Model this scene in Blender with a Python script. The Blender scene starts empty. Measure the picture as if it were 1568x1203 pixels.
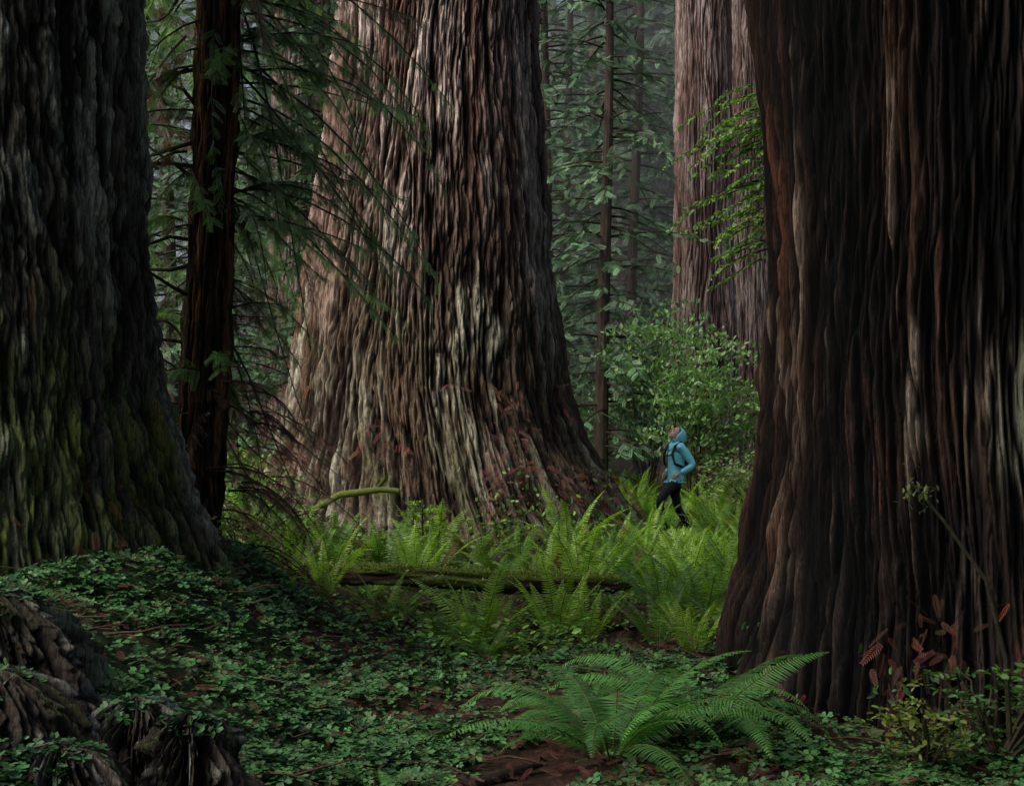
import bpy, math, random, bmesh
import numpy as np
from mathutils import Vector, Matrix
rng=np.random.default_rng(11); random.seed(5)
scene=bpy.context.scene
VAL=np.random.default_rng(3).random(65536)*2-1
def vn(x,y,z,seed=0):
    x,y,z=np.broadcast_arrays(np.asarray(x,float),np.asarray(y,float),np.asarray(z,float))
    xi=np.floor(x).astype(np.int64);yi=np.floor(y).astype(np.int64);zi=np.floor(z).astype(np.int64)
    fx=x-xi;fy=y-yi;fz=z-zi
    fx=fx*fx*(3-2*fx);fy=fy*fy*(3-2*fy);fz=fz*fz*(3-2*fz)
    def h(a,b,c):
        k=(a*73856093)^(b*19349663)^(c*83492791)^(seed*2654435)
        k=k^(k>>13);k=(k*1540483477)&0xffffffff;k=k^(k>>15)
        return VAL[k&65535]
    def L(a,b,t): return a+(b-a)*t
    return L(L(L(h(xi,yi,zi),h(xi+1,yi,zi),fx),L(h(xi,yi+1,zi),h(xi+1,yi+1,zi),fx),fy),
             L(L(h(xi,yi,zi+1),h(xi+1,yi,zi+1),fx),L(h(xi,yi+1,zi+1),h(xi+1,yi+1,zi+1),fx),fy),fz)
def ss(a,b,x):
    t=np.clip((x-a)/(b-a),0,1);return t*t*(3-2*t)
def fbm(x,y,z,seed,o=3):
    s=0;a=1;t=0
    for i in range(o):
        s=s+a*vn(x*2**i,y*2**i,z*2**i,seed+i);t+=a;a*=.5
    return s/t
# ---------------- mesh builder
class MB:
    def __init__(s): s.V=[];s.C=[];s.F=[];s.n=0
    def add(s,V,F,col,mat=0):
        V=np.asarray(V,float).reshape(-1,3);F=np.asarray(F,np.int64)
        col=np.asarray(col,float)
        if col.ndim==1: col=np.tile(col,(len(V),1))
        s.V.append(V);s.C.append(col);s.F.append((F+s.n,mat));s.n+=len(V)
    def build(s,name,mats,smooth=False,obj=True,loc=(0,0,0)):
        V=np.concatenate(s.V);C=np.concatenate(s.C)
        lv=np.concatenate([f.ravel() for f,m in s.F])
        tot=np.concatenate([np.full(len(f),f.shape[1]) for f,m in s.F])
        mi=np.concatenate([np.full(len(f),m) for f,m in s.F])
        st=np.concatenate([[0],np.cumsum(tot)[:-1]])
        me=bpy.data.meshes.new(name)
        me.vertices.add(len(V));me.vertices.foreach_set('co',V.astype(np.float32).ravel())
        me.loops.add(len(lv));me.loops.foreach_set('vertex_index',lv.astype(np.int32))
        me.polygons.add(len(tot));me.polygons.foreach_set('loop_start',st.astype(np.int32))
        for m in mats: me.materials.append(m)
        me.polygons.foreach_set('material_index',mi.astype(np.int32))
        me.polygons.foreach_set('use_smooth',np.full(len(tot),smooth))
        me.update(calc_edges=True)
        a=me.color_attributes.new('Col','FLOAT_COLOR','POINT')
        a.data.foreach_set('color',np.concatenate([C,np.ones((len(C),1))],1).astype(np.float32).ravel())
        if not obj: return me
        return place(name,me,loc)
def place(name,me,loc=(0,0,0),rotz=0,sc=1,parent=None):
    o=bpy.data.objects.new(name,me);o.location=loc;o.rotation_euler=(0,0,rotz)
    o.scale=(sc,sc,sc) if np.isscalar(sc) else sc
    scene.collection.objects.link(o)
    if parent: o.parent=parent
    return o
def nrm(a): return a/np.maximum(np.linalg.norm(a,axis=-1,keepdims=True),1e-9)
def scatter(B,TV,TF,pos,d,up,sc,col,mat=0,cj=.18):
    pos=np.asarray(pos,float);d=nrm(np.asarray(d,float));up=np.asarray(up,float)
    if len(pos)==0: return
    if up.ndim==1: up=np.tile(up,(len(pos),1))
    y=nrm(np.cross(up,d));z=np.cross(d,y)
    sc=np.asarray(sc,float)
    if sc.ndim==0: sc=np.full(len(pos),float(sc))
    R=np.stack([d,y,z],1)
    V=np.einsum('mk,nkj->nmj',TV,R)*sc[:,None,None]+pos[:,None,:]
    m=len(TV);F=(TF[None]+np.arange(len(pos))[:,None,None]*m).reshape(-1,TF.shape[1])
    col=np.asarray(col,float)
    if col.ndim==1: col=np.tile(col,(len(pos),1))
    col=col*(1+cj*rng.standard_normal((len(pos),1)))*(1+cj*.4*rng.standard_normal((len(pos),3)))
    C=np.repeat(np.clip(col,.002,1),m,axis=0)
    B.add(V.reshape(-1,3),F,C,mat)
def tube(B,pts,rads,col,mat=0,k=6):
    pts=np.asarray(pts,float);n=len(pts)
    t=nrm(np.gradient(pts,axis=0));ref=np.array([0,0,1.]) if abs(t[0,2])<.9 else np.array([1.,0,0])
    a=nrm(np.cross(t,ref));b=np.cross(t,a)
    th=np.arange(k)*2*np.pi/k
    V=pts[:,None]+np.asarray(rads)[:,None,None]*(a[:,None]*np.cos(th)[None,:,None]+b[:,None]*np.sin(th)[None,:,None])
    i=np.arange(n-1)[:,None]*k;j=np.arange(k)[None];j2=(j+1)%k
    F=np.stack([i+j,i+j2,i+k+j2,i+k+j],-1).reshape(-1,4)
    B.add(V.reshape(-1,3),F,col,mat)
# ---------------- materials
def newmat(name):
    m=bpy.data.materials.new(name);m.use_nodes=True;nt=m.node_tree;nt.nodes.clear();return m,nt
def leafmat(name,rough=.42,trans=.3,spec=.5):
    m,nt=newmat(name);N=nt.nodes;L=nt.links
    o=N.new('ShaderNodeOutputMaterial');a=N.new('ShaderNodeAttribute');a.attribute_name='Col'
    p=N.new('ShaderNodeBsdfPrincipled');p.inputs['Roughness'].default_value=rough;p.inputs['Specular IOR Level'].default_value=spec
    L.new(a.outputs['Color'],p.inputs['Base Color'])
    if trans<=0: L.new(p.outputs[0],o.inputs['Surface']);return m
    t=N.new('ShaderNodeBsdfTranslucent');mx=N.new('ShaderNodeMixShader');mx.inputs[0].default_value=trans
    g=N.new('ShaderNodeMix');g.data_type='RGBA';g.blend_type='MULTIPLY';g.inputs[0].default_value=1
    L.new(a.outputs['Color'],g.inputs[6]);g.inputs[7].default_value=(1.3,1.5,.7,1)
    L.new(g.outputs[2],t.inputs['Color'])
    L.new(p.outputs[0],mx.inputs[1]);L.new(t.outputs[0],mx.inputs[2]);L.new(mx.outputs[0],o.inputs['Surface'])
    return m
def barkmat(name,freq=(40,40,4),bump=.5,rough=.85,dist=.02,lo=.45,hi=1.55):
    m,nt=newmat(name);N=nt.nodes;L=nt.links
    o=N.new('ShaderNodeOutputMaterial');a=N.new('ShaderNodeAttribute');a.attribute_name='Col'
    p=N.new('ShaderNodeBsdfPrincipled');p.inputs['Roughness'].default_value=rough;p.inputs['Specular IOR Level'].default_value=.15
    tc=N.new('ShaderNodeTexCoord');mp=N.new('ShaderNodeMapping');mp.inputs['Scale'].default_value=freq
    n=N.new('ShaderNodeTexNoise');n.inputs['Scale'].default_value=1;n.inputs['Detail'].default_value=5;n.inputs['Roughness'].default_value=.75;n.inputs['Distortion'].default_value=.4
    L.new(tc.outputs['Object'],mp.inputs[0]);L.new(mp.outputs[0],n.inputs['Vector'])
    r=N.new('ShaderNodeMapRange');r.inputs[1].default_value=.32;r.inputs[2].default_value=.68;r.inputs[3].default_value=lo;r.inputs[4].default_value=hi
    L.new(n.outputs[0],r.inputs[0])
    g=N.new('ShaderNodeMix');g.data_type='RGBA';g.blend_type='MULTIPLY';g.inputs[0].default_value=1
    L.new(a.outputs['Color'],g.inputs[6]);L.new(r.outputs[0],g.inputs[7]);L.new(g.outputs[2],p.inputs['Base Color'])
    b=N.new('ShaderNodeBump');b.inputs['Strength'].default_value=bump;b.inputs['Distance'].default_value=dist
    L.new(n.outputs[0],b.inputs['Height']);L.new(b.outputs[0],p.inputs['Normal']);L.new(p.outputs[0],o.inputs['Surface'])
    return m
M_leaf=leafmat('foliage_leaf');M_clo=leafmat('clover_leaf',.5,0,.3);M_fern=leafmat('fern_frond',.42,.38,.4);M_dry=leafmat('dry_foliage',.7,0,.2);M_con=leafmat('conifer_needles',.5,0,.4)
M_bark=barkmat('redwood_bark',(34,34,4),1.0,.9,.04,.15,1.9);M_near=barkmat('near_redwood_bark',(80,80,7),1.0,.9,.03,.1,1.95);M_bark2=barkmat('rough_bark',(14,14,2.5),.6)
M_twig=barkmat('twig_wood',(30,30,30),.3);M_moss=barkmat('moss_cover',(60,60,60),1,.95)
def plain(name,c,rough=.6,spec=.4,nz=0):
    m,nt=newmat(name);N=nt.nodes;L=nt.links
    o=N.new('ShaderNodeOutputMaterial');p=N.new('ShaderNodeBsdfPrincipled')
    p.inputs['Roughness'].default_value=rough;p.inputs['Specular IOR Level'].default_value=spec
    tc=N.new('ShaderNodeTexCoord');n=N.new('ShaderNodeTexNoise');n.inputs['Scale'].default_value=14;n.inputs['Detail'].default_value=3
    L.new(tc.outputs['Object'],n.inputs['Vector'])
    cr=N.new('ShaderNodeValToRGB');cr.color_ramp.elements[0].color=(c[0]*.8,c[1]*.8,c[2]*.8,1);cr.color_ramp.elements[1].color=(c[0]*1.1,c[1]*1.1,c[2]*1.02,1)
    cr.color_ramp.elements[0].position=.3;cr.color_ramp.elements[1].position=.7
    L.new(n.outputs[0],cr.inputs[0]);L.new(cr.outputs[0],p.inputs['Base Color'])
    b=N.new('ShaderNodeBump');b.inputs['Strength'].default_value=.4;b.inputs['Distance'].default_value=.02
    L.new(n.outputs[0],b.inputs['Height']);L.new(b.outputs[0],p.inputs['Normal']);L.new(p.outputs[0],o.inputs['Surface'])
    return m
# ---------------- terrain
def pathmask(x,y): return np.exp(-((x+.10-.25*(y-6))/.30)**2)*(1-ss(7.4,8.8,y))
def gz(x,y):
    x=np.asarray(x,float);y=np.asarray(y,float)
    z=.78*ss(.5,2.7,-x+.12*vn(x*.7,y*.7,0,5))*(1-ss(11,15,y))*ss(1,4.5,y)
    z=z+.46*np.exp(-(((x+1.0)/3.3)**2+((y-19.5)/3.4)**2))
    z=z+.45*ss(2,7,-x)*ss(11,15,y)
    z=z-.14*np.exp(-(((x-.3)/2.0)**2+((y-11.8)/1.0)**2))
    z=z+.055*np.maximum(y-25,0)*(1-ss(120,300,y))+.05*np.maximum(x-4,0)*(1-ss(30,200,np.abs(x)))
    z=z+.10*vn(x*.9,y*.9,0,8)*ss(0,3,y)+.05*vn(x*3,y*3,0,9)+.02*vn(x*9,y*9,0,10)
    return z-.05*pathmask(x,y)
nx=420
t=np.linspace(-1,1,nx);xs=np.sinh(t*5.2)/np.sinh(5.2)*380
t=np.linspace(0,1,460);ys=np.where(t<.12,-60+60*(t/.12),0);tt=np.clip((t-.12)/.88,0,1);ys=ys+np.sinh(tt*4.6)/np.sinh(4.6)*500
X,Y=np.meshgrid(xs,ys);Z=gz(X,Y)
V=np.stack([X,Y,Z],-1).reshape(-1,3)
i=np.arange(len(ys)-1)[:,None]*nx;j=np.arange(nx-1)[None]
F=np.stack([i+j,i+j+1,i+nx+j+1,i+nx+j],-1).reshape(-1,4)
g=fbm(V[:,0]*.8,V[:,1]*.8,0,20)
br=np.array([.04,.025,.017]);gr=np.array([.025,.04,.013])
gm=ss(-.25,.25,g)[:,None]
col=br*(1-gm)+gr*gm
pm=pathmask(V[:,0],V[:,1])[:,None];col=col*(1-pm)+np.array([.07,.036,.026])*pm
B=MB();B.add(V,F,col);M_ground=barkmat('forest_floor',(22,22,22),1,.95,.05)
B.build('ground',[M_ground],True)
# ---------------- big trunks
def trunk(name,cx,cy,prof,zd,ztop,nseg,rows,colf,seed,K=80,fw=4.0,zf=.75,amp=.09,flute=.08,z0=-.6,mat=None,twist=.05,brkA=.34):
    zz=np.concatenate([np.linspace(z0,zd,rows),np.linspace(zd,ztop,40)[1:]]) if ztop>zd else np.linspace(z0,zd,rows)
    th=np.linspace(0,2*np.pi,nseg,endpoint=False)
    T,ZZ=np.meshgrid(th,zz)
    P=np.array(prof);R=np.interp(zz,P[:,0],P[:,1]);DX=np.interp(zz,P[:,0],P[:,2])
    k=np.ones(25)/25
    if ztop>zd: R[:rows]=np.convolve(np.pad(R[:rows],12,'edge'),k,'valid')
    R0=max(.2,np.median(P[:,1]))
    base=1-ss(0,3.0,ZZ)
    Tw=T+twist*vn(np.cos(T)*1.6,np.sin(T)*1.6,ZZ*.45,seed)*1.6+.05*twist*ZZ
    cx_=np.cos(Tw)*R0;sy_=np.sin(Tw)*R0
    fl=vn(np.cos(Tw)*1.9+7,np.sin(Tw)*1.9,ZZ*.12,seed+1)*.6+vn(np.cos(Tw)*4.2,np.sin(Tw)*4.2,ZZ*.18,seed+2)*.4
    w1=vn(cx_*fw,sy_*fw,ZZ*zf,seed+3);w2=vn(cx_*fw*2.5,sy_*fw*2.5,ZZ*zf*2.4,seed+4)
    ph=Tw*(K//2)+3.2*w1+1.8*w2
    hb=np.abs(np.sin(ph))**.75
    ph2=Tw*K+2.6*vn(cx_*fw*2.2,sy_*fw*2.2,ZZ*zf*1.7,seed+5)+1.8*vn(cx_*fw*6,sy_*fw*6,ZZ*zf*6,seed+6)
    hb2=np.abs(np.sin(ph2))**.7
    n3=vn(cx_*fw*8,sy_*fw*8,ZZ*zf*7,seed+7)
    brk=vn(cx_*fw*3,sy_*fw*3,ZZ*zf*2.8,seed+8)
    n0=np.abs(vn(cx_*fw*.55,sy_*fw*.55,ZZ*zf*.28,seed+9))
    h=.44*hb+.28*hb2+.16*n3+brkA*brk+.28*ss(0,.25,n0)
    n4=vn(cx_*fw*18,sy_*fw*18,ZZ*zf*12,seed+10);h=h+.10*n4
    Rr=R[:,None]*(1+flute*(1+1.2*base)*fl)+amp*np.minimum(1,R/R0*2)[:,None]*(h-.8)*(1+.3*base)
    Rr=np.maximum(Rr,.005)
    Xc=cx+DX[:,None]+Rr*np.cos(T);Yc=cy+Rr*np.sin(T)
    V=np.stack([Xc,Yc,ZZ],-1).reshape(-1,3)
    n=len(zz);i=np.arange(n-1)[:,None]*nseg;j=np.arange(nseg)[None];j2=(j+1)%nseg
    F=np.stack([i+j,i+j2,i+nseg+j2,i+nseg+j],-1).reshape(-1,4)
    strand=vn(np.floor(ph/np.pi)*.77,seed,ZZ*.9+w1*.5,seed+20)
    col=colf(T,ZZ,h,strand,n3,Rr*np.cos(T),seed).reshape(-1,3)
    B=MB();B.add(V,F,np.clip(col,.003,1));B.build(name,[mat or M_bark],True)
    return V.reshape(n,nseg,3)
def mix(a,b,t): return a*(1-t[...,None])+b*t[...,None]
c3=lambda *a:np.array(a,float)
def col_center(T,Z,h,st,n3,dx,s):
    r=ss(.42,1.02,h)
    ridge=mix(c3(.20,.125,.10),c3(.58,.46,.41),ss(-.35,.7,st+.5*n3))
    red=ss(.1,.5,vn(np.cos(T)*5,np.sin(T)*5,Z*.5,s+12));ridge=mix(ridge,c3(.22,.10,.07)+0*ridge,red*.5)
    low=(1-ss(2.6,5.2,Z+1.0*vn(np.cos(T)*3,np.sin(T)*3,Z,s+13)))
    ridge=mix(ridge,ridge*c3(.74,.86,.72),low)
    mo=(1-ss(.8,2.8,Z))*ss(-.3,.4,vn(np.cos(T)*8,np.sin(T)*8,Z*2,s+14));ridge=mix(ridge,c3(.12,.135,.065)+0*ridge,mo*.65)
    rshade=ss(-.2,.85,dx/1.8);ridge=ridge*(1-.5*rshade[...,None])  # right side darkened in the bark colour, painted shade away from the light
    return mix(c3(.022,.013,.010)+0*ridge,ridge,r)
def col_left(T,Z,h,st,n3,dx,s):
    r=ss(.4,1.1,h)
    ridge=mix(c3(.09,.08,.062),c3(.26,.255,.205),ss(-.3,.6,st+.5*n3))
    tan=ss(.4,.6,vn(np.cos(T)*8,np.sin(T)*8,Z*1.2,s+12))*(1-ss(2.2,3.0,Z));ridge=mix(ridge,c3(.20,.10,.045)+0*ridge,tan*.7)
    mo=(1-ss(1.4,3.1,Z+.9*vn(np.cos(T)*5,np.sin(T)*5,Z*.8,s+13)));mo=mo*ss(-.4,.3,vn(np.cos(T)*8,np.sin(T)*8,Z*2,s+14)+.4*n3)
    c=mix(c3(.016,.012,.009)+0*ridge,ridge,r)
    return mix(c,c3(.095,.13,.018)+0*ridge,mo*.8*(.2+.8*r))
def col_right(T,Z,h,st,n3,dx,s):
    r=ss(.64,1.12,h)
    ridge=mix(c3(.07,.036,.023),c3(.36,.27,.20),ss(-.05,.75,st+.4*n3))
    red=ss(.15,.5,vn(np.cos(T)*9,np.sin(T)*9,Z*.6,s+12));ridge=mix(ridge,c3(.15,.06,.033)+0*ridge,red*.6)
    w=.10*vn(np.cos(T)*3,np.sin(T)*3,Z*.8,s+15)+.07*vn(0,0,Z*2.5,s+16)
    d=dx+w
    char=ss(-1.33,-1.26,d)*(1-ss(-1.08,-.98,d))
    char=np.maximum(char,ss(-.86,-.74,d)*ss(1.6,2.6,Z+2.0*w)*(.8+.2*ss(-.2,.4,vn(np.cos(T)*9,np.sin(T)*9,Z*.9,s+17))))
    char=np.maximum(char,.92*(1-ss(.7,1.5,Z+4*w)))
    li=ss(-.65,-.4,d)*(1-ss(.1,.3,d))*ss(.7,1.1,Z)*(1-ss(2.0,2.5,Z+3*w))*ss(-.4,.1,vn(np.cos(T)*11,np.sin(T)*11,Z*2,s+18))
    ridge=mix(ridge,c3(.22,.235,.16)+0*ridge,li*.9)
    c=mix(c3(.010,.007,.006)+0*ridge,ridge,r)
    rp=ss(.3,.5,vn(np.cos(T)*10,np.sin(T)*10,Z*2.2,s+19))
    cc=mix(c3(.004,.004,.004)+0*c,c3(.024,.018,.016)+0*c,ss(.7,1.15,h));cc=mix(cc,c3(.12,.05,.034)+0*c,rp*ss(.8,1.1,h)*.75)
    return mix(c,cc,char*.96)
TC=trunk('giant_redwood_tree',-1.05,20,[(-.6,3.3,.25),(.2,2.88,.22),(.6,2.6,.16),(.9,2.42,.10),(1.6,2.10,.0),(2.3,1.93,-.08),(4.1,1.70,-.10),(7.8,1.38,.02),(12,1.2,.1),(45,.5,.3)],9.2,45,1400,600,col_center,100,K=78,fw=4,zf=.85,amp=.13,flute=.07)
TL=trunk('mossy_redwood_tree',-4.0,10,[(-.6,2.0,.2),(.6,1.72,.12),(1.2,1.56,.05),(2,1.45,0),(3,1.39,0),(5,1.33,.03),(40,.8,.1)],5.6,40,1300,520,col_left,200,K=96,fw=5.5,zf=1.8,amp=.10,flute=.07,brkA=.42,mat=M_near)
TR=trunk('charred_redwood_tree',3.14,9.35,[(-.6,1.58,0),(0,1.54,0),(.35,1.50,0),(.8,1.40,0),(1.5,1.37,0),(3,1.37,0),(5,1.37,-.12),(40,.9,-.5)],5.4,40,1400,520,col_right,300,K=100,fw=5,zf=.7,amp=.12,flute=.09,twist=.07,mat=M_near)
def col_back(T,Z,h,st,n3,dx,s):
    r=ss(.35,1.0,h);ridge=mix(c3(.22,.14,.12),c3(.40,.31,.275),ss(-.3,.5,st))
    return mix(c3(.06,.035,.03)+0*ridge,ridge,r)
for a in [('redwood_tree',4.25,31.5,[(-.6,1.05,0),(1.5,.82,0),(5,.66,0),(12,.58,0),(40,.3,0)],400),('redwood_tree',5.75,34,[(-.6,1.2,0),(2,.95,0),(6,.72,0),(12,.62,0),(40,.3,0)],450),('redwood_tree',-4.9,33,[(-.6,1.2,0),(2,.95,0),(6,.72,0),(12,.62,0),(40,.3,0)],480)]:
    trunk(a[0],a[1],a[2],a[3],12.5,40,400,300,col_back,a[4],K=40,fw=3,zf=.7,amp=.10,flute=.07,z0=0)
def col_thin(T,Z,h,st,n3,dx,s):
    r=ss(.45,1.0,h);ridge=mix(c3(.05,.03,.02),c3(.22,.10,.045),ss(.0,.5,vn(np.cos(T)*3,np.sin(T)*3,Z*.7,s+11)))
    gm_=ss(.2,.5,vn(np.cos(T)*3,np.sin(T)*3,Z*1.1,s+21));ridge=mix(ridge,c3(.05,.06,.02)+0*ridge,gm_*.7)
    return mix(c3(.010,.007,.005)+0*ridge,ridge,r)
TN=trunk('young_redwood_tree',-2.48,12,[(-.6,.34,-.26),(.6,.26,-.2),(1.2,.21,-.16),(3,.19,-.06),(5.5,.17,.02),(9,.15,.05),(25,.06,.1)],6.2,25,300,400,col_thin,500,K=22,fw=7,zf=1.2,amp=.06,flute=.15,mat=M_near)
def col_st(T,Z,h,st,n3,dx,s):
    r=ss(.4,1.15,h);ridge=mix(c3(.07,.055,.043),c3(.28,.27,.24),ss(-.1,.7,st+.5*n3))
    mo=ss(.0,.4,vn(np.cos(T)*3,np.sin(T)*3,Z*5,s+13));ridge=mix(ridge,c3(.05,.075,.02)+0*ridge,mo*.5)
    return mix(c3(.014,.010,.008)+0*ridge,ridge,r)
def dome(cx,cy,z0,z1,r,seed):
    zz=np.linspace(z0,z1,30);t=(zz-z0)/(z1-z0)
    trunk('rotten_stump',cx,cy,[(z,r*(1-tt_**3)**.5*(1.35-.35*tt_)+.004,0) for z,tt_ in zip(zz,t)],z1,z1,420,200,col_st,seed,K=50,fw=9,zf=4.5,amp=.09,flute=.28,z0=z0,twist=.25,brkA=.6,mat=M_near)
ST=[(-2.15,5.75,.3,1.02,.38,601),(-1.95,5.25,.1,.78,.32,611),(-1.2,5.3,.05,.60,.17,621),(-1.58,4.95,.0,.56,.28,631),(-1.45,5.5,.0,.62,.22,641)]
for s in ST: dome(*s)
# ---------------- leaf templates
def spray_t(n=11,L=1.0,l=.22,w=.045,droop=.1):
    V=[];F=[]
    for i in range(n):
        x=L*(i+.4)/n;k=l*(1-.55*(i/n)**1.5)*(.6+.4*min(1,i/2))
        for sg in (1,-1):
            b=len(V);z=-droop*k
            V+= [(x,0,0),(x+.25*k-w*.5,sg*k*.5,z*.3),(x+.55*k,sg*k,z),(x+.25*k+w*.5,sg*k*.55,z*.3)]
            F.append((b,b+1,b+2,b+3))
    b=len(V);V+=[(0,-.008,0),(0,.008,0),(L,.004,-.02),(L,-.004,-.02)];F.append((b,b+1,b+2,b+3))
    V=np.array(V,float);V[:,2]-=.12*V[:,0]**2
    return V,np.array(F)
SP=spray_t();SPF=spray_t(9,1,.26,.085)
def leaf_t():
    V=np.array([(0,0,0),(.35,.24,.04),(.75,.18,.02),(1,0,-.08),(.75,-.18,.02),(.35,-.24,.04),(.5,0,-.02)],float)
    F=np.array([(0,6,1),(1,6,2),(2,6,3),(3,6,4),(4,6,5),(5,6,0)]);return V,F
LEAF=leaf_t()
def clover_t():
    V=[];F=[]
    for k in range(3):
        a=k*2*np.pi/3;c,s=math.cos(a),math.sin(a)
        P=[(0.02,0,0),(.55,.48,.04),(.95,.30,-.02),(.80,0,-.10),(.95,-.30,-.02),(.55,-.48,.04),(.45,0,-.07)]
        b=len(V);V+=[(x*c-y*s,x*s+y*c,z) for x,y,z in P]
        F+=[(b,b+6,b+1),(b+1,b+6,b+2),(b+2,b+6,b+3),(b+3,b+6,b+4),(b+4,b+6,b+5),(b+5,b+6,b)]
    return np.array(V,float),np.array(F)
CLO=clover_t()
class Sprays:
    def __init__(s): s.p=[];s.d=[];s.u=[];s.s=[];s.c=[]
    def put(s,p,d,u,sc,c):
        s.p.append(p);s.d.append(d);s.u.append(u);s.s.append(sc);s.c.append(c)
    def flush(s,B,T,mat):
        if s.p: scatter(B,T[0],T[1],np.concatenate(s.p),np.concatenate(s.d),np.concatenate(s.u),np.concatenate(s.s),np.concatenate(s.c),mat)
def bough(B,S,start,dirv,L,droop,ns,sl,col,rad=.012,side=1.0,hang=.25,stemcol=(.04,.028,.02),upj=.3,dj=.15):
    dirv=nrm(np.array(dirv,float));t=np.linspace(0,1,7)[:,None]
    wob=rng.standard_normal(3)*.10*L
    pts=np.array(start)+dirv*L*t+np.array([0,0,-1])*droop*L*t**2+wob*t**2*(1-t)*3
    tube(B,pts,rad*(1-.85*t[:,0])+.0015,stemcol,0,4)
    tt=rng.random(ns)**.8*.9+.1;idx=tt*6
    p=np.stack([np.interp(idx,np.arange(7),pts[:,k]) for k in range(3)],1)
    tg=nrm(dirv+np.array([0,0,-1])*2*droop*tt[:,None])
    sd=nrm(np.cross(tg,[0,0,1.]));sg=np.where(rng.random(ns)<.5,-1,1)[:,None]
    d=nrm(tg*(.55+.5*rng.random((ns,1)))+sd*sg*side+np.array([0,0,-1])*hang*rng.random((ns,1))*2+dj*rng.standard_normal((ns,3)))
    up=np.array([0,0,1.])+upj*rng.standard_normal((ns,3))
    c=np.array(col)*(.8+.5*tt[:,None])
    S.put(p,d,up,sl*(.6+.7*rng.random(ns))*(1-.35*tt),c)
def conifer(H,seed,Lmax,z0,col,nb,sl=.42,tr=.16,T=SPF,nsm=14,droop=.3):
    global rng
    rng=np.random.default_rng(seed);B=MB();S=Sprays()
    zz=np.linspace(-1,H,24);pts=np.stack([.1*np.sin(zz*.4+seed),.1*np.cos(zz*.3),zz],1)
    tube(B,pts,tr*(1-zz/H*.85).clip(.05,1.2),(.06,.045,.036),0,10)
    for i in range(nb):
        z=z0+(H-z0)*(i+rng.random())/nb;L=Lmax*(1-(z/H))**.6*(.35+.85*rng.random())
        a=rng.random()*6.283
        bough(B,S,(0.05*math.cos(a),.05*math.sin(a),z),(math.cos(a),math.sin(a),.12*rng.standard_normal()+.05),L,droop*(.6+.8*rng.random()),max(4,int(nsm*L)),sl,np.array(col)*(.6+.8*rng.random()),rad=.025,upj=.6,dj=.35)
    S.flush(B,T,1)
    return B.build('conifer',[M_bark2,M_con],False,obj=False)
cons=[conifer(17,1001,2.6,.8,(.105,.20,.095),170,sl=.31,nsm=16),conifer(21,1002,3.0,1.5,(.10,.19,.10),190,sl=.31,nsm=16),conifer(14,1003,2.2,.5,(.115,.21,.085),150,sl=.30,nsm=16)]
big=[conifer(34,1004,4.8,3,(.13,.20,.14),230,sl=.9,tr=.35,nsm=6),conifer(38,1005,5.2,5,(.12,.19,.135),230,sl=.9,tr=.4,nsm=6)]  # far foliage paled towards blue-grey, distance haze put into the leaf colour
R=random.Random(4)
for (x,y,k,s) in [(1.9,29,0,1.0),(3.2,37,1,1.1),(.75,33,1,1.0),(1.5,39,0,1.15),(-3.6,27,2,.9),(-5.2,25,0,.9),(-4.0,30,1,1),(-7,29,1,1.),(5.2,41,1,1.1),(7.5,35,0,1.1),(2.6,44,1,1.3),(-8,24,0,1),(-8.6,33,1,1.2),(-7.2,37,1,1.2),(-6.2,40,0,1.3)]:
    place('conifer_tree',cons[k],(x,y,float(gz(x,y))-.2),R.random()*6,s)
forest=bpy.data.objects.new('distant_forest',None);scene.collection.objects.link(forest)
for i in range(68):
    y=48+46*(i+R.random())/68;x=R.uniform(-.5,.42)*y*1.0
    if i%3==0: x=R.uniform(.0,.2)*y
    if i%4==0: m=cons[i%2];s=R.uniform(1.3,1.7)
    else: m=big[i%2];s=R.uniform(.8,1.15)
    place('conifer_%d'%i,m,(x,y,float(gz(x,y))-.2),R.random()*6,s,forest)
for (x,y) in [(13,12),(14,24),(12,1),(6,-10),(-5,-11),(-19,36),(18,34)]:
    place('conifer_tree',big[int(abs(x))%2],(x,y,float(gz(x,y))-.2),R.random()*6,R.uniform(.8,1.0))
# ---------------- unseen canopy, added overhead to shade the foreground
rng=np.random.default_rng(50)
B=MB();S=Sprays()
for i in range(115):
    p=(rng.uniform(-9,9),rng.uniform(-5,7.5),rng.uniform(11,17));a=rng.random()*6.28
    bough(B,S,p,(math.cos(a),math.sin(a),.1),rng.uniform(2.5,4.5),.15,20,1.4,(.06,.10,.05),rad=.05)
S.flush(B,SPF,1);B.build('shade_canopy',[M_bark2,M_con])
# ---------------- mist between the distant trees (real scattering volume)
m,nt=newmat('mist');o=nt.nodes.new('ShaderNodeOutputMaterial');vs=nt.nodes.new('ShaderNodeVolumeScatter');vs.inputs['Density'].default_value=.0085;vs.inputs['Color'].default_value=(.94,.98,.97,1)
nt.links.new(vs.outputs[0],o.inputs['Volume'])
bm=bmesh.new();bmesh.ops.create_cube(bm,size=1)
for v in bm.verts: v.co=Vector((v.co.x*130,68+v.co.y*74,11+v.co.z*30))
me=bpy.data.meshes.new('mist');bm.to_mesh(me);bm.free();me.materials.append(m);place('mist',me)
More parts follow.
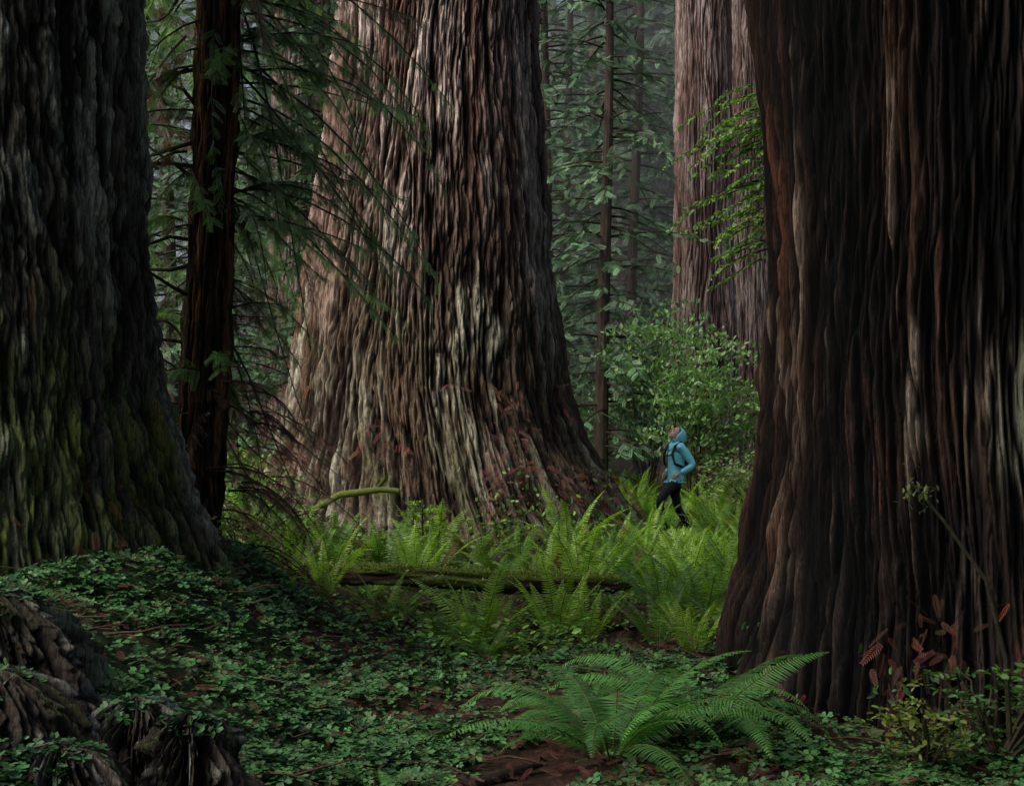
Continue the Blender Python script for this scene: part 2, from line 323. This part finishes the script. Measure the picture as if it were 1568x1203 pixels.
# ---------------- ferns
def fern(seed,nf,L,npin=30,col=(.085,.18,.03),wide=.13,flat=.5,er=(.85,1.4),dry=.06):
    rg=np.random.default_rng(seed);B=MB()
    for k in range(nf):
        az=2*np.pi*k/nf+rg.uniform(-.3,.3);l=L*rg.uniform(.7,1.1);el=rg.uniform(*er)*(1-.25*flat)
        n=14;ds=l/(n-1);cur=(rg.uniform(.8,1.9))*flat*1.5
        e=el-cur*(np.linspace(0,1,n)**1.6);azs=az+rg.uniform(-.35,.35)*np.linspace(0,1,n)
        dv=np.stack([np.cos(e)*np.cos(azs),np.cos(e)*np.sin(azs),np.sin(e)],1)
        pts=np.vstack([[0,0,0],np.cumsum(dv*ds,0)[:-1]])+np.array([.03*math.cos(az),.03*math.sin(az),0])
        tube(B,pts,np.linspace(.005,.0015,n),(.07,.075,.02),0,4)
        u=np.linspace(.14,.99,npin);idx=u*(n-1)
        p=np.stack([np.interp(idx,np.arange(n),pts[:,q]) for q in range(3)],1)
        d=nrm(np.stack([np.interp(idx,np.arange(n),dv[:,q]) for q in range(3)],1))
        sd=nrm(np.cross(d,[math.sin(az)*-.0,0,1.])+.25*rg.standard_normal(3)*.6);sd=nrm(sd-d*np.sum(sd*d,1,keepdims=True));nm=np.cross(sd,d)
        ln=wide*l*(np.minimum(1,(u-.05)*4.5)*(1-u**2.6)*.95+.05)
        w=.85*l/npin*.62
        cc=np.array(col)*rg.uniform(.65,1.4)
        if rg.random()<dry: cc=np.array([.12,.055,.022])
        for sg in (1,-1):
            dirp=nrm(sd*sg+d*.28-nm*.18*rg.uniform(.3,1.6)+.06*rg.standard_normal((npin,3)))
            b0=p-d*w*.5;b1=p+d*w*.5;m0=p+dirp*ln[:,None]*.55-d*w*.42;m1=p+dirp*ln[:,None]*.55+d*w*.5
            tip=p+dirp*ln[:,None]+d*ln[:,None]*.1-nm*ln[:,None]*.12
            V=np.stack([b0,b1,m0,m1,tip],1).reshape(-1,3);o=np.arange(npin)[:,None]*5
            F=np.concatenate([o+np.array([[0,1,3]]),o+np.array([[0,3,2]]),o+np.array([[2,3,4]])])
            C=np.repeat(cc*(1+.15*rg.standard_normal((npin,1)))*(1+.3*u[:,None]*np.array([1,1,.4])),5,axis=0)
            B.add(V,F,np.clip(C,.003,1),1)
    return B.build('sword_fern',[M_twig,M_fern],False,obj=False)
fA=[fern(1,13,.95,col=(.10,.20,.035)),fern(2,11,.95,flat=.36,er=(1.1,1.5),col=(.10,.20,.035)),fern(3,15,1.0,flat=.6),fern(4,10,.9,flat=.3,er=(1.1,1.5))]
fY=[fern(5,12,.95,col=(.20,.33,.045),flat=.42,er=(1.0,1.5)),fern(6,10,.95,col=(.22,.35,.05),flat=.33,er=(1.1,1.5))]
fF=[fern(7,19,1.0,46,col=(.07,.19,.05),wide=.15,flat=.70,er=(.6,1.3),dry=0),fern(8,15,.95,46,col=(.075,.20,.05),wide=.15,flat=.66,er=(.55,1.2),dry=0)]
def pf(me,x,y,s,r=None,dz=0): place('sword_fern',me,(x,y,float(gz(x,y))+dz),R.random()*6 if r is None else r,s)
pf(fF[0],.50,7.2,.95,.4);pf(fF[1],1.0,7.6,.92,1.0);pf(fF[1],.40,7.95,.6,2);pf(fF[0],-.45,5.9,.35,2)
for (x,y,s) in [(-1.35,15,1.1),(-.85,15.4,1.0),(-1.0,14.6,.85),(-1.9,14.9,.9),(.72,14.3,1.05),(1.05,14.8,.95),(.4,14.9,.8),(.35,11.3,.8),(-.25,11.2,.85),(-.6,11.7,.7),(.62,11.7,.7),(1.3,12.2,.85),(1.15,11.2,.7),(1.75,12.9,1.0),(2.3,14.3,1.0),(1.5,14.2,.8),(2.0,13.6,.9),(1.6,12.0,.8),(-1.7,12.7,.7),(1.35,10.6,.6),
  (-2.5,15.6,.8),(-1.5,15.9,.8),(-.4,15.7,.85),(.1,16.1,.8),(.6,16.3,.8),(1.1,16.3,.8),(-2.2,14.2,.75),(-.1,14.5,.7),(-.6,13.9,.6),(.25,13.8,.6),(-1.4,13.9,.6),(-.1,12.2,.6),(-1.1,12.4,.6),(.9,12.8,.6),(1.3,15.6,.9),(1.6,17.2,.8),(1.75,18.5,.8),(-.2,10.6,.5),(1.7,11.2,.6)]:
    pf(fY[R.randrange(2)] if R.random()<.5 else fA[R.randrange(4)],x,y,s)
def clear(x,y,m=.25):
    for (cx,cy,r) in [(-1.05,20,2.8),(-4,10,1.9),(3.1,9.35,1.6),(4.25,31.5,1),(5.75,34,1.1)]:
        if (x-cx)**2+(y-cy)**2<(r+m)**2: return False
    return True
cnt=0
for i in range(3000):
    y=R.uniform(13.6,32) if R.random()<.5 else R.uniform(14,22);x=R.uniform(-5.5,7.5) if R.random()<.4 else R.uniform(1.2,4.5)
    if not clear(x,y): continue
    if x<1.0 and y<19 and x>-2.5 and R.random()<.65: continue
    ox=abs(x-2.50*y/22.4)
    if ox<.62 and 18<y<23.0: continue
    if cnt>250: break
    cnt+=1
    me=fY[R.randrange(2)] if (R.random()<.65 and x>0) else fA[R.randrange(4)]
    s=R.uniform(.55,1.0) if y<20 else R.uniform(.6,1.1)
    if ox<1.1 and 14<y<18: s*=.6
    pf(me,x,y,s)
pf(fY[0],2.80,21.5,.55);pf(fA[0],3.05,22.0,.6);pf(fY[1],1.95,22.6,.5)
# ---------------- ground cover
def cover(B,T,n,xr,yr,mask,size,col,mat=0,h=(.02,.07),tilt=.35):
    x=rng.uniform(*xr,n);y=rng.uniform(*yr,n);k=rng.random(n)<mask(x,y);x=x[k];y=y[k]
    ok=np.ones(len(x),bool)
    for (cx,cy,r) in [(-1.05,20,2.6),(-4,10,1.75),(3.1,9.35,1.4)]: ok&=((x-cx)**2+(y-cy)**2>r*r)
    x=x[ok];y=y[ok];n=len(x)
    p=np.stack([x,y,gz(x,y)+rng.uniform(*h,n)],1);a=rng.random(n)*6.283
    d=np.stack([np.cos(a),np.sin(a),tilt*.5*rng.standard_normal(n)],1)
    up=np.array([0,0,1.])+tilt*rng.standard_normal((n,3))
    s=size*(.55+.8*rng.random(n))
    scatter(B,T[0],T[1],p,d,up,s,col,mat,.28)
B=MB()
nf=lambda x,y,f,s:ss(-.25,.25,vn(x*f,y*f,0,s))
cl=lambda x,y:(1-np.minimum(1,pathmask(x,y)*1.4))*(.15+.85*nf(x,y,1.6,40))*(.4+.6*nf(x,y,5,49))
cover(B,CLO,40000,(-4.2,0.4),(4.2,11.5),cl,.037,(.055,.135,.042),h=(.02,.10))
cover(B,CLO,26000,(.3,5),(4.5,9.5),lambda x,y:cl(x,y)*ss(.5,1.3,x),.037,(.055,.135,.04),h=(.02,.10))
cover(B,CLO,16000,(-.8,2.2),(6,11),lambda x,y:cl(x,y)*.9,.034,(.06,.13,.035))
for (cx,cy,z0,z1,r,_) in ST:
    n=160;a=rng.random(n)*6.28;q=r*rng.random(n)**.5*.7;p=np.stack([cx+q*np.cos(a),cy+q*np.sin(a),z1-.35*(q/r)**3*(z1-z0)+.02*rng.random(n)-.02],1)
    k=rng.random(n)<.5;p=p[k];scatter(B,CLO[0],CLO[1],p,rng.standard_normal((len(p),3))*[1,1,.3],np.array([0,0,1.])+.4*rng.standard_normal((len(p),3)),.034,(.045,.11,.04))
B.build('clover_ground_cover',[M_clo])
B=MB()
cover(B,LEAF,30000,(-4,4.5),(10.2,19),lambda x,y:.15+nf(x,y,.9,41)*.8,.065,(.13,.25,.035),h=(.03,.28),tilt=.6)
cover(B,LEAF,22000,(-7,9),(17,34),lambda x,y:.2+nf(x,y,.6,42)*.8,.09,(.14,.23,.05),h=(.03,.35),tilt=.6)
B.build('undergrowth_plants',[M_leaf])
B=MB()
cover(B,SP,16000,(-4.5,5),(4,12),lambda x,y:.3+.6*nf(x,y,1.1,43)+pathmask(x,y)*2,.09,(.11,.048,.032),h=(.01,.11),tilt=.5)
cover(B,SP,12000,(-5,6),(11.0,24),lambda x,y:nf(x,y,.8,44)*.9,.13,(.12,.056,.038),h=(.01,.20),tilt=.6)
B.build('redwood_litter',[M_dry])
def cling(B,TV_,zlo,zhi,n,dens,size,col,seed,T=SP,out=.05,thr=.0,f=2.6):
    n0,n1,_=TV_.shape;m=TV_[...,2];rows=np.where((m[:,0]>zlo)&(m[:,0]<zhi))[0]
    r=rng.choice(rows,n);c=rng.integers(0,n1,n);p=TV_[r,c]
    cen=TV_[r].mean(1);k=(p[:,1]<cen[:,1]+.3)
    k&=rng.random(n)<ss(thr,thr+.5,vn(p[:,0]*f,p[:,1]*f,p[:,2]*f,seed)+.4*vn(p[:,0]*9,p[:,1]*9,p[:,2]*9,seed+1))*dens*(1-.8*ss(zlo,zhi,p[:,2]))
    p=p[k];cen=cen[k];o=nrm((p-cen)*np.array([1,1,0]));nn=len(p)
    d=nrm(o*.7*rng.random((nn,1))+np.array([0,0,-.8])+.7*rng.standard_normal((nn,3)))
    scatter(B,T[0],T[1],p+o*out*rng.random((nn,1))*2,d,o+.8*rng.standard_normal((nn,3)),size*(.5+rng.random(nn)),col,0,.45)
B=MB()
cling(B,TC,.3,2.4,26000,.7,.13,(.15,.065,.05),61,thr=.0,out=.09,f=1.8)
cling(B,TL,.3,1.5,3000,.8,.13,(.10,.045,.03),62)
cling(B,TR,-.1,.8,6000,.8,.11,(.13,.055,.034),63)
B.build('dry_redwood_sprays',[M_dry])
B=MB();cling(B,TC,.2,1.3,9000,.9,.07,(.11,.21,.045),64,T=LEAF,out=.12);cling(B,TR,0,.5,2500,.8,.05,(.05,.12,.03),65,T=LEAF,out=.1);B.build('creeping_leaves',[M_leaf])
# ---------------- hanging redwood boughs, left
rng=np.random.default_rng(77)
def hang(name,n,src,dst,Lr,sl,col,ns=26,droop=.45,T=SP,hangv=.7,rad=.010,mat=None):
    B=MB();S=Sprays()
    for i in range(n):
        p=np.array([rng.uniform(src[0][k],src[1][k]) for k in range(3)])
        d=nrm(np.array(dst)+.5*rng.standard_normal(3)*np.array([1,1,.7]))
        c=np.array(col)*rng.uniform(.5,1.5)
        if rng.random()<.18: c=np.array([.11,.06,.038])
        bough(B,S,p,d,rng.uniform(*Lr),droop*rng.uniform(.4,2.0),ns,sl,c,hang=hangv,rad=rad,side=.8,upj=.9,dj=.5)
    S.flush(B,T,1);return B.build(name,[M_twig,mat or M_leaf])
SPM=spray_t(10,1,.24,.07)
hang('redwood_bough',60,((-2.5,12,3.3),(-2.2,12.2,6.2)),(1,.1,-.08),(.7,1.9),.16,(.12,.20,.085),ns=70,T=SPM)
hang('redwood_bough',26,((-2.7,12,1.8),(-2.4,12.3,4.0)),(.6,.3,-.2),(.4,1.0),.16,(.10,.11,.05),ns=44,T=SPM)
hang('redwood_bough',34,((-2.8,11.8,1.6),(-2.5,12.2,6.5)),(-.8,-.1,.1),(.4,1.1),.17,(.11,.19,.06),ns=48,T=SPM)
hang('redwood_bough',66,((-5.5,13.5,1.2),(-3.0,15.5,7.5)),(.6,-.2,0),(.6,1.7),.22,(.14,.23,.08),ns=56,T=SPM)
B=MB();S=Sprays();
for i in range(44):
    p=(rng.uniform(-3.0,-2.2),rng.uniform(11.6,13.5),rng.uniform(.6,2.1));a=rng.uniform(-1.2,1.2)
    bough(B,S,p,(math.cos(a),math.sin(a)*.5,.1),rng.uniform(.4,1.0),.7,34,.14,(.12,.056,.04),hang=.9,rad=.008,upj=.8,dj=.4)
for i in range(55):
    p=(rng.uniform(-3.9,-2.5),rng.uniform(16.4,17.6),rng.uniform(.6,1.6));a=rng.uniform(-3.1,3.1)
    bough(B,S,p,(math.cos(a),math.sin(a)*.5,.1),rng.uniform(.3,.7),.7,34,.14,(.15,.065,.05),hang=.9,rad=.008,upj=.8,dj=.5)
S.flush(B,SP,1);B.build('dead_redwood_boughs',[M_twig,M_dry])
B=MB()
for i in range(12):
    z=rng.uniform(2.2,5.8);p=np.array([-2.55,12,z]);a=rng.uniform(-.5,.9);pts=[p]
    d=nrm(np.array([-1,.2*rng.standard_normal(),a]))
    for k in range(6): pts.append(pts[-1]+d*.17);d=nrm(d+.3*rng.standard_normal(3)*np.array([.5,.6,1]))
    tube(B,pts,np.linspace(.022,.005,7),(.035,.032,.02),0,5)
B.build('bare_branches',[M_twig])
# ---------------- broadleaf shrubs
def shrub(name,x,y,r,h,nl,ls,col,zb=None,nst=14,flat=.45):
    B=MB();z0=float(gz(x,y)) if zb is None else zb;P=[];D=[]
    for i in range(nst):
        a=rng.random()*6.283;t=np.linspace(0,1,7)[:,None];e=np.array([math.cos(a)*r*rng.uniform(.3,1),math.sin(a)*r*rng.uniform(.3,1),h*rng.uniform(.6,1.05)])
        pts=np.array([x,y,z0])+e*t*np.array([1,1,1])+np.array([0,0,1])*.25*h*np.sin(t*3.14)*rng.uniform(0,1)+.04*h*rng.standard_normal((7,3))*t
        tube(B,pts,.012*(1-.8*t[:,0])+.002,(.045,.035,.022),0,4)
        n=nl//nst;u=.3+.7*rng.random(n);q=np.stack([np.interp(u*6,np.arange(7),pts[:,k]) for k in range(3)],1)
        nc=max(3,n//14);ci=rng.integers(0,nc,n);off=rng.standard_normal((nc,3))*np.array([.22,.22,.10])*r
        q=q[ci%n]+off[ci]+rng.standard_normal((n,3))*np.array([.10,.10,.025])*r
        P.append(q);D.append(rng.standard_normal((n,3))*np.array([1,1,.35])+.3*e)
    P=np.concatenate(P);D=np.concatenate(D);n=len(P)
    scatter(B,LEAF[0],LEAF[1],P,D,np.array([0,0,1.])+flat*rng.standard_normal((n,3)),ls*(.6+.7*rng.random(n)),np.tile(col,(n,1)),1,.22)
    return B.build(name,[M_twig,M_leaf])
shrub('broadleaf_shrub',3.5,27.5,1.3,3.9,3800,.12,(.18,.30,.11))
shrub('broadleaf_shrub',2.8,29.5,1.3,4.0,3000,.13,(.18,.30,.16))
shrub('broadleaf_shrub',5.2,27.5,1.6,2.6,2600,.12,(.14,.23,.08))
shrub('broadleaf_shrub',4.3,25.5,1.3,1.3,2200,.10,(.16,.22,.08))
shrub('broadleaf_shrub',1.6,31.5,1.3,2.2,2400,.12,(.13,.22,.09))
shrub('huckleberry_shrub',3.4,7.6,.55,1.15,1300,.045,(.07,.14,.035))
shrub('huckleberry_shrub',2.75,7.0,.45,.6,1100,.045,(.08,.16,.035))
shrub('huckleberry_shrub',2.1,7.2,.35,.4,420,.045,(.17,.20,.04))
shrub('huckleberry_shrub',2.5,7.3,.45,.45,700,.045,(.06,.13,.035))
shrub('leafy_plant',-1.0,16.2,.45,.75,700,.07,(.19,.32,.05))
shrub('leafy_plant',-2.4,15.6,.6,.7,1000,.07,(.17,.30,.045))
shrub('leafy_plant',-.9,12.6,.7,.35,700,.06,(.14,.27,.04))
shrub('leafy_plant',-3.0,16.0,.6,1.3,1200,.08,(.20,.35,.05))
shrub('huckleberry_shrub',-2.7,14.2,.8,1.0,1600,.05,(.09,.16,.045))
B=MB();S=Sprays()
for i in range(50):
    p=(3.7+rng.uniform(-.1,.6),20+rng.uniform(-.6,.6),rng.uniform(4.3,6.8));
    bough(B,S,p,(-1,rng.uniform(-.4,.4),rng.uniform(-.3,.1)),rng.uniform(.6,1.6),.3,66,.12,(.18,.30,.08),side=1.2,rad=.012,upj=.5,dj=.3)
S.flush(B,(LEAF[0],LEAF[1]),1);B.build('tanoak_branches',[M_twig,M_leaf])
# ---------------- fallen wood
def log(name,p0,p1,r,seed,colA,colB,nz=120,ns=60,bend=.05):
    p0=np.array(p0,float);p1=np.array(p1,float);t=np.linspace(0,1,nz);ax=nrm(p1-p0);s=nrm(np.cross(ax,[0,0,1.]));u=np.cross(s,ax)
    th=np.linspace(0,2*np.pi,ns,endpoint=False);T_,t_=np.meshgrid(th,t);L=np.linalg.norm(p1-p0)
    cen=p0+(p1-p0)*t_[...,None]+u*bend*np.sin(t_*3.1)[...,None]+np.array([0,0,1])*.05*vn(t_*L*1.5,0,0,seed)[...,None]
    n=vn(np.cos(T_)*2,np.sin(T_)*2,t_*L*2,seed+1);n2=vn(np.cos(T_)*6,np.sin(T_)*6,t_*L*9,seed+2)
    end=np.clip(np.minimum(t_,1-t_)*L/.15,0.02,1)**.5
    rr=r*(1+.3*n+.16*n2)*end*(1-.25*t_)
    V=cen+rr[...,None]*(s*np.cos(T_)[...,None]+u*np.sin(T_)[...,None])
    i=np.arange(nz-1)[:,None]*ns;j=np.arange(ns)[None];j2=(j+1)%ns
    F=np.stack([i+j,i+j2,i+ns+j2,i+ns+j],-1).reshape(-1,4)
    m=ss(-.1,.6,np.sin(T_)+.8*n);col=mix(np.array(colA)+0*V,np.array(colB)+0*V,m)
    B=MB();B.add(V.reshape(-1,3),F,col.reshape(-1,3)*(1+.3*n2.reshape(-1,1)));
    k=rng.random(V.shape[:2])<.6*m;p=V[k]+0;nn=len(p);d=rng.standard_normal((nn,3))+np.array([0,0,1.2])
    scatter(B,LEAF[0],LEAF[1],p,d,rng.standard_normal((nn,3)),.028*(.5+rng.random(nn)),np.array(colB)*1.3,1,.35)
    B.build(name,[M_moss,M_leaf],True)
log('mossy_log',(-2.2,13.3,float(gz(-2.2,13.3))+.10),(1.1,13.0,float(gz(1.1,13.0))+.22),.11,900,(.04,.025,.016),(.14,.19,.03))
log('fallen_log',(-.9,12.4,.02),(1.9,12.1,.04),.14,920,(.035,.02,.013),(.06,.05,.022),bend=.0)
B=MB()
pts=[(-2.35,15.8,.55),(-2.2,15.7,.85),(-1.9,15.7,1.02),(-1.65,15.7,1.05),(-1.45,15.7,1.08),(-1.25,15.7,1.06)]
tube(B,pts,[.03,.035,.04,.04,.035,.03],(.18,.21,.05),0,8);tube(B,[(-1.5,15.7,1.07),(-1.4,15.72,1.2),(-1.42,15.75,1.32)],[.03,.022,.012],(.10,.12,.03),0,6);B.build('mossy_branch',[M_moss],True)
B=MB();pts=[(x,y,float(gz(x,y))+.03) for x,y in [(-.62,6.6),(-.4,6.55),(-.2,6.6),(0,6.75),(.15,7.0)]]
tube(B,pts,[.05,.04,.035,.03,.01],(.04,.026,.02),0,8);B.build('exposed_root',[M_bark2],True)
B=MB();tube(B,[(2.05,7.3,1.40),(2.2,7.25,1.2),(2.4,7.2,.9),(2.5,7.2,.5),(2.52,7.2,.1)],[.006,.009,.011,.013,.015],(.03,.028,.016),0,6)
n=60;pp=np.array([2.08,7.28,1.35])+rng.standard_normal((n,3))*np.array([.04,.04,.06]);scatter(B,LEAF[0],LEAF[1],pp,rng.standard_normal((n,3)),[0,0,1.],.03*(.6+rng.random(n)),(.13,.16,.04),1)
B.build('sapling',[M_twig,M_leaf])
B=MB()
for i in range(380):
    x=rng.uniform(-3.5,3);y=rng.uniform(4.8,16);z=float(gz(x,y))+.04;a=rng.random()*6.28;l=rng.uniform(.1,.5)
    pts=[(x+math.cos(a+.2*k)*l*k/4,y+math.sin(a+.2*k)*l*k/4,z+.02*k*rng.random()) for k in range(5)]
    tube(B,pts,np.linspace(.008,.003,5),(.07,.042,.028),0,4)
B.build('fallen_twigs',[M_twig])
# ---------------- hiker
hk=bpy.data.objects.new('hiker',None);scene.collection.objects.link(hk)
hx,hy=2.55,22.2;hz=float(gz(hx,hy));hk.location=(hx,hy,hz+.02);hk.scale=(1.04,1.04,1.04)
hk.rotation_euler=(0,0,math.radians(180+25))
M_jk=plain('jacket_fabric',(.26,.80,.98),.55);M_leg=plain('leggings_fabric',(.012,.013,.018),.7);M_skin=plain('skin',(.72,.47,.37),.5)
M_blk=plain('pack_strap',(.012,.012,.014),.6);M_hair=plain('hair',(.05,.03,.02),.5);M_shoe=plain('shoe',(.03,.03,.035),.6);M_lip=plain('lips',(.4,.14,.12),.4);M_zip=plain('jacket_zip',(.04,.22,.32),.5)
def skin(name,verts,edges,rad,mats,root=0,sub=2,fn=None,parent=hk):
    me=bpy.data.meshes.new(name);me.from_pydata(verts,edges,[]);ob=bpy.data.objects.new(name,me);scene.collection.objects.link(ob)
    sk=ob.modifiers.new('s','SKIN');sk.use_smooth_shade=True
    for i,r in enumerate(rad):
        me.skin_vertices[0].data[i].radius=(r,r) if np.isscalar(r) else r
        me.skin_vertices[0].data[i].use_root=(i==root)
    sb=ob.modifiers.new('u','SUBSURF');sb.levels=sub;sb.render_levels=sub
    bpy.context.view_layer.update();dg=bpy.context.evaluated_depsgraph_get()
    m2=bpy.data.meshes.new_from_object(ob.evaluated_get(dg));bpy.data.objects.remove(ob)
    m2.materials.clear()
    for m in mats: m2.materials.append(m)
    for p in m2.polygons:
        p.use_smooth=True
        if fn: p.material_index=fn(p.center)
    o=bpy.data.objects.new(name,m2);scene.collection.objects.link(o);o.parent=parent;return o
vb=[(0,0,.93),(0,0,1.06),(-.01,0,1.20),(-.02,0,1.33),(-.03,0,1.42),(-.03,0,1.50),
    (-.03,.15,1.37),(-.17,.24,1.12),(.03,.20,1.0),(-.03,-.15,1.37),(-.14,-.23,1.12),(.05,-.19,1.0),
    (.02,.09,.86),(.34,.10,.58),(.22,.10,.12),(-.01,-.09,.86),(-.10,-.10,.47),(-.33,-.10,.10),(.17,.10,.80),(.29,.10,.36),(-.22,-.10,.30)]
eb=[(0,1),(1,2),(2,3),(3,4),(4,5),(4,6),(6,7),(7,8),(4,9),(9,10),(10,11),(0,12),(12,18),(18,13),(13,19),(19,14),(0,15),(15,16),(16,20),(20,17)]
rb=[(.13,.165),(.125,.15),(.13,.16),(.125,.165),(.09,.11),.055,.075,.058,.045,.075,.058,.045,.095,.066,.042,.095,.064,.042,.085,.056,.056]
skin('body',vb,eb,rb,[M_jk,M_leg,M_skin],0,2,lambda c:1 if c.z<.88 else (2 if c.z>1.475 else 0))
def ell(name,loc,sc,mat,rot=(0,0,0),seg=24,cutf=None,par=hk):
    bm=bmesh.new();bmesh.ops.create_uvsphere(bm,u_segments=seg,v_segments=seg//2+4,radius=1)
    if cutf: bmesh.ops.delete(bm,geom=[f for f in bm.faces if cutf(f.calc_center_median())],context='FACES')
    me=bpy.data.meshes.new(name);bm.to_mesh(me);bm.free();me.materials.append(mat)
    for p in me.polygons:p.use_smooth=True
    o=bpy.data.objects.new(name,me);scene.collection.objects.link(o);o.parent=par;o.location=loc;o.scale=sc;o.rotation_euler=rot;return o
head=bpy.data.objects.new('head',None);scene.collection.objects.link(head);head.parent=hk;head.location=(-.02,0,1.565);head.rotation_euler=(0,math.radians(-42),0)
ell('face',(.015,0,0),(.097,.075,.115),M_skin,par=head)
ell('jaw',(.05,0,-.06),(.055,.05,.05),M_skin,par=head)
ell('nose',(.117,0,-.015),(.02,.011,.022),M_skin,par=head)
ell('lips',(.101,0,-.058),(.012,.022,.008),M_lip,par=head)
for s in (1,-1):
    ell('eye_%s'%('l' if s>0 else 'r'),(.098,s*.03,.012),(.01,.013,.007),M_hair,par=head)
    ell('brow_%s'%('l' if s>0 else 'r'),(.103,s*.03,.033),(.008,.018,.004),M_hair,par=head)
    ell('ear_%s'%('l' if s>0 else 'r'),(-.005,s*.074,-.005),(.018,.01,.03),M_skin,par=head)
ell('hair',(-.012,0,.03),(.098,.08,.10),M_hair,par=head,cutf=lambda c:c.x>.55)
hd=ell('hood',(-.035,0,.008),(.125,.105,.135),M_jk,par=head,cutf=lambda c:c.x>.45)
so=hd.modifiers.new('t','SOLIDIFY');so.thickness=.08
ell('hood_neck',(-.045,0,1.47),(.085,.10,.085),M_jk)
def hand(nm,w,fd,sg):
    w=Vector(w);fd=Vector(fd).normalized();sd=Vector((0,0,1));nmv=fd.cross(sd)
    v=[tuple(w),tuple(w+fd*.07)];e=[(0,1)];r=[.026,.034]
    for k in range(4):
        b=w+fd*.075+sd*(.027-.018*k);l=[.036,.042,.039,.03][k];i=len(v)
        v+=[tuple(b),tuple(b+fd*l+nmv*sg*.008),tuple(b+fd*l*1.75+nmv*sg*.028)];e+=[(1,i),(i,i+1),(i+1,i+2)];r+=[.010,.009,.007]
    i=len(v);v+=[tuple(w+fd*.03+sd*.035),tuple(w+fd*.06+sd*.055)];e+=[(0,i),(i,i+1)];r+=[.012,.008]
    skin(nm,v,e,r,[M_skin],0,1)
hand('hand_l',(.04,.195,.99),(.7,-.45,-.35),1);hand('hand_r',(.06,-.185,.99),(.7,.45,-.35),-1)
for nm,(x,y,z) in [('shoe_l',(.27,.10,.055)),('shoe_r',(-.28,-.10,.06))]:
    skin(nm,[(x-.07,y,z+.02),(x,y,z),(x+.08,y,z-.01),(x+.14,y,z-.012)],[(0,1),(1,2),(2,3)],[.042,.05,.045,.032],[M_shoe],0,1)
B=MB()
for s in (1,-1):
    tube(B,[(-.13,s*.10,1.40),(-.03,s*.11,1.465),(.08,s*.115,1.40),(.125,s*.12,1.28),(.10,s*.15,1.14),(-.05,s*.19,1.08)],[.022]*6,(.01,.01,.01),0,8)
tube(B,[(.125,-.12,1.27),(.145,0,1.26),(.125,.12,1.27)],[.012]*3,(.01,.01,.01),0,6)
ob=B.build('pack_straps',[M_blk],True);ob.parent=hk
skin('daypack',[(-.15,0,1.36),(-.17,0,1.25),(-.16,0,1.13)],[(0,1),(1,2)],[(.05,.10),(.06,.11),(.055,.10)],[M_blk],0,2)
B=MB();tube(B,[(.115,0,1.42),(.133,0,1.33),(.138,0,1.2),(.132,0,1.06),(.138,0,.93)],[.008]*5,(0,0,0),0,6);ob=B.build('zip',[M_zip],True);ob.parent=hk
B=MB();a=np.linspace(0,2*np.pi,21);tube(B,np.stack([.012+.142*np.cos(a),.172*np.sin(a),.865+0*a],1),[.014]*21,(0,0,0),0,6);ob=B.build('jacket_hem',[M_jk],True);ob.parent=hk
# ---------------- camera, light
cam=bpy.data.cameras.new('camera');co=bpy.data.objects.new('camera',cam);scene.collection.objects.link(co)
cam.lens=50;cam.sensor_width=36;cam.shift_y=.048;cam.clip_end=2000;co.location=(0,0,1.6);co.rotation_euler=(math.radians(90),0,0);scene.camera=co
sd=Vector((-.66,-.36,.86)).normalized()
sl=bpy.data.lights.new('sun','SUN');sl.energy=3.8;sl.angle=math.radians(40);sl.color=(1,.97,.91)
so_=bpy.data.objects.new('sun',sl);scene.collection.objects.link(so_);so_.rotation_euler=(-sd).to_track_quat('-Z','Y').to_euler()
w=bpy.data.worlds.new('World');scene.world=w;w.use_nodes=True;nt=w.node_tree
bg=nt.nodes['Background'];sk=nt.nodes.new('ShaderNodeTexSky');sk.sky_type='NISHITA';sk.sun_disc=False
sk.sun_elevation=math.asin(sd.z);sk.sun_rotation=math.atan2(sd.x,sd.y);sk.dust_density=4;sk.ozone_density=.6
nt.links.new(sk.outputs[0],bg.inputs[0]);bg.inputs[1].default_value=.15
scene.view_settings.view_transform='Standard';scene.view_settings.look='None';scene.view_settings.exposure=0
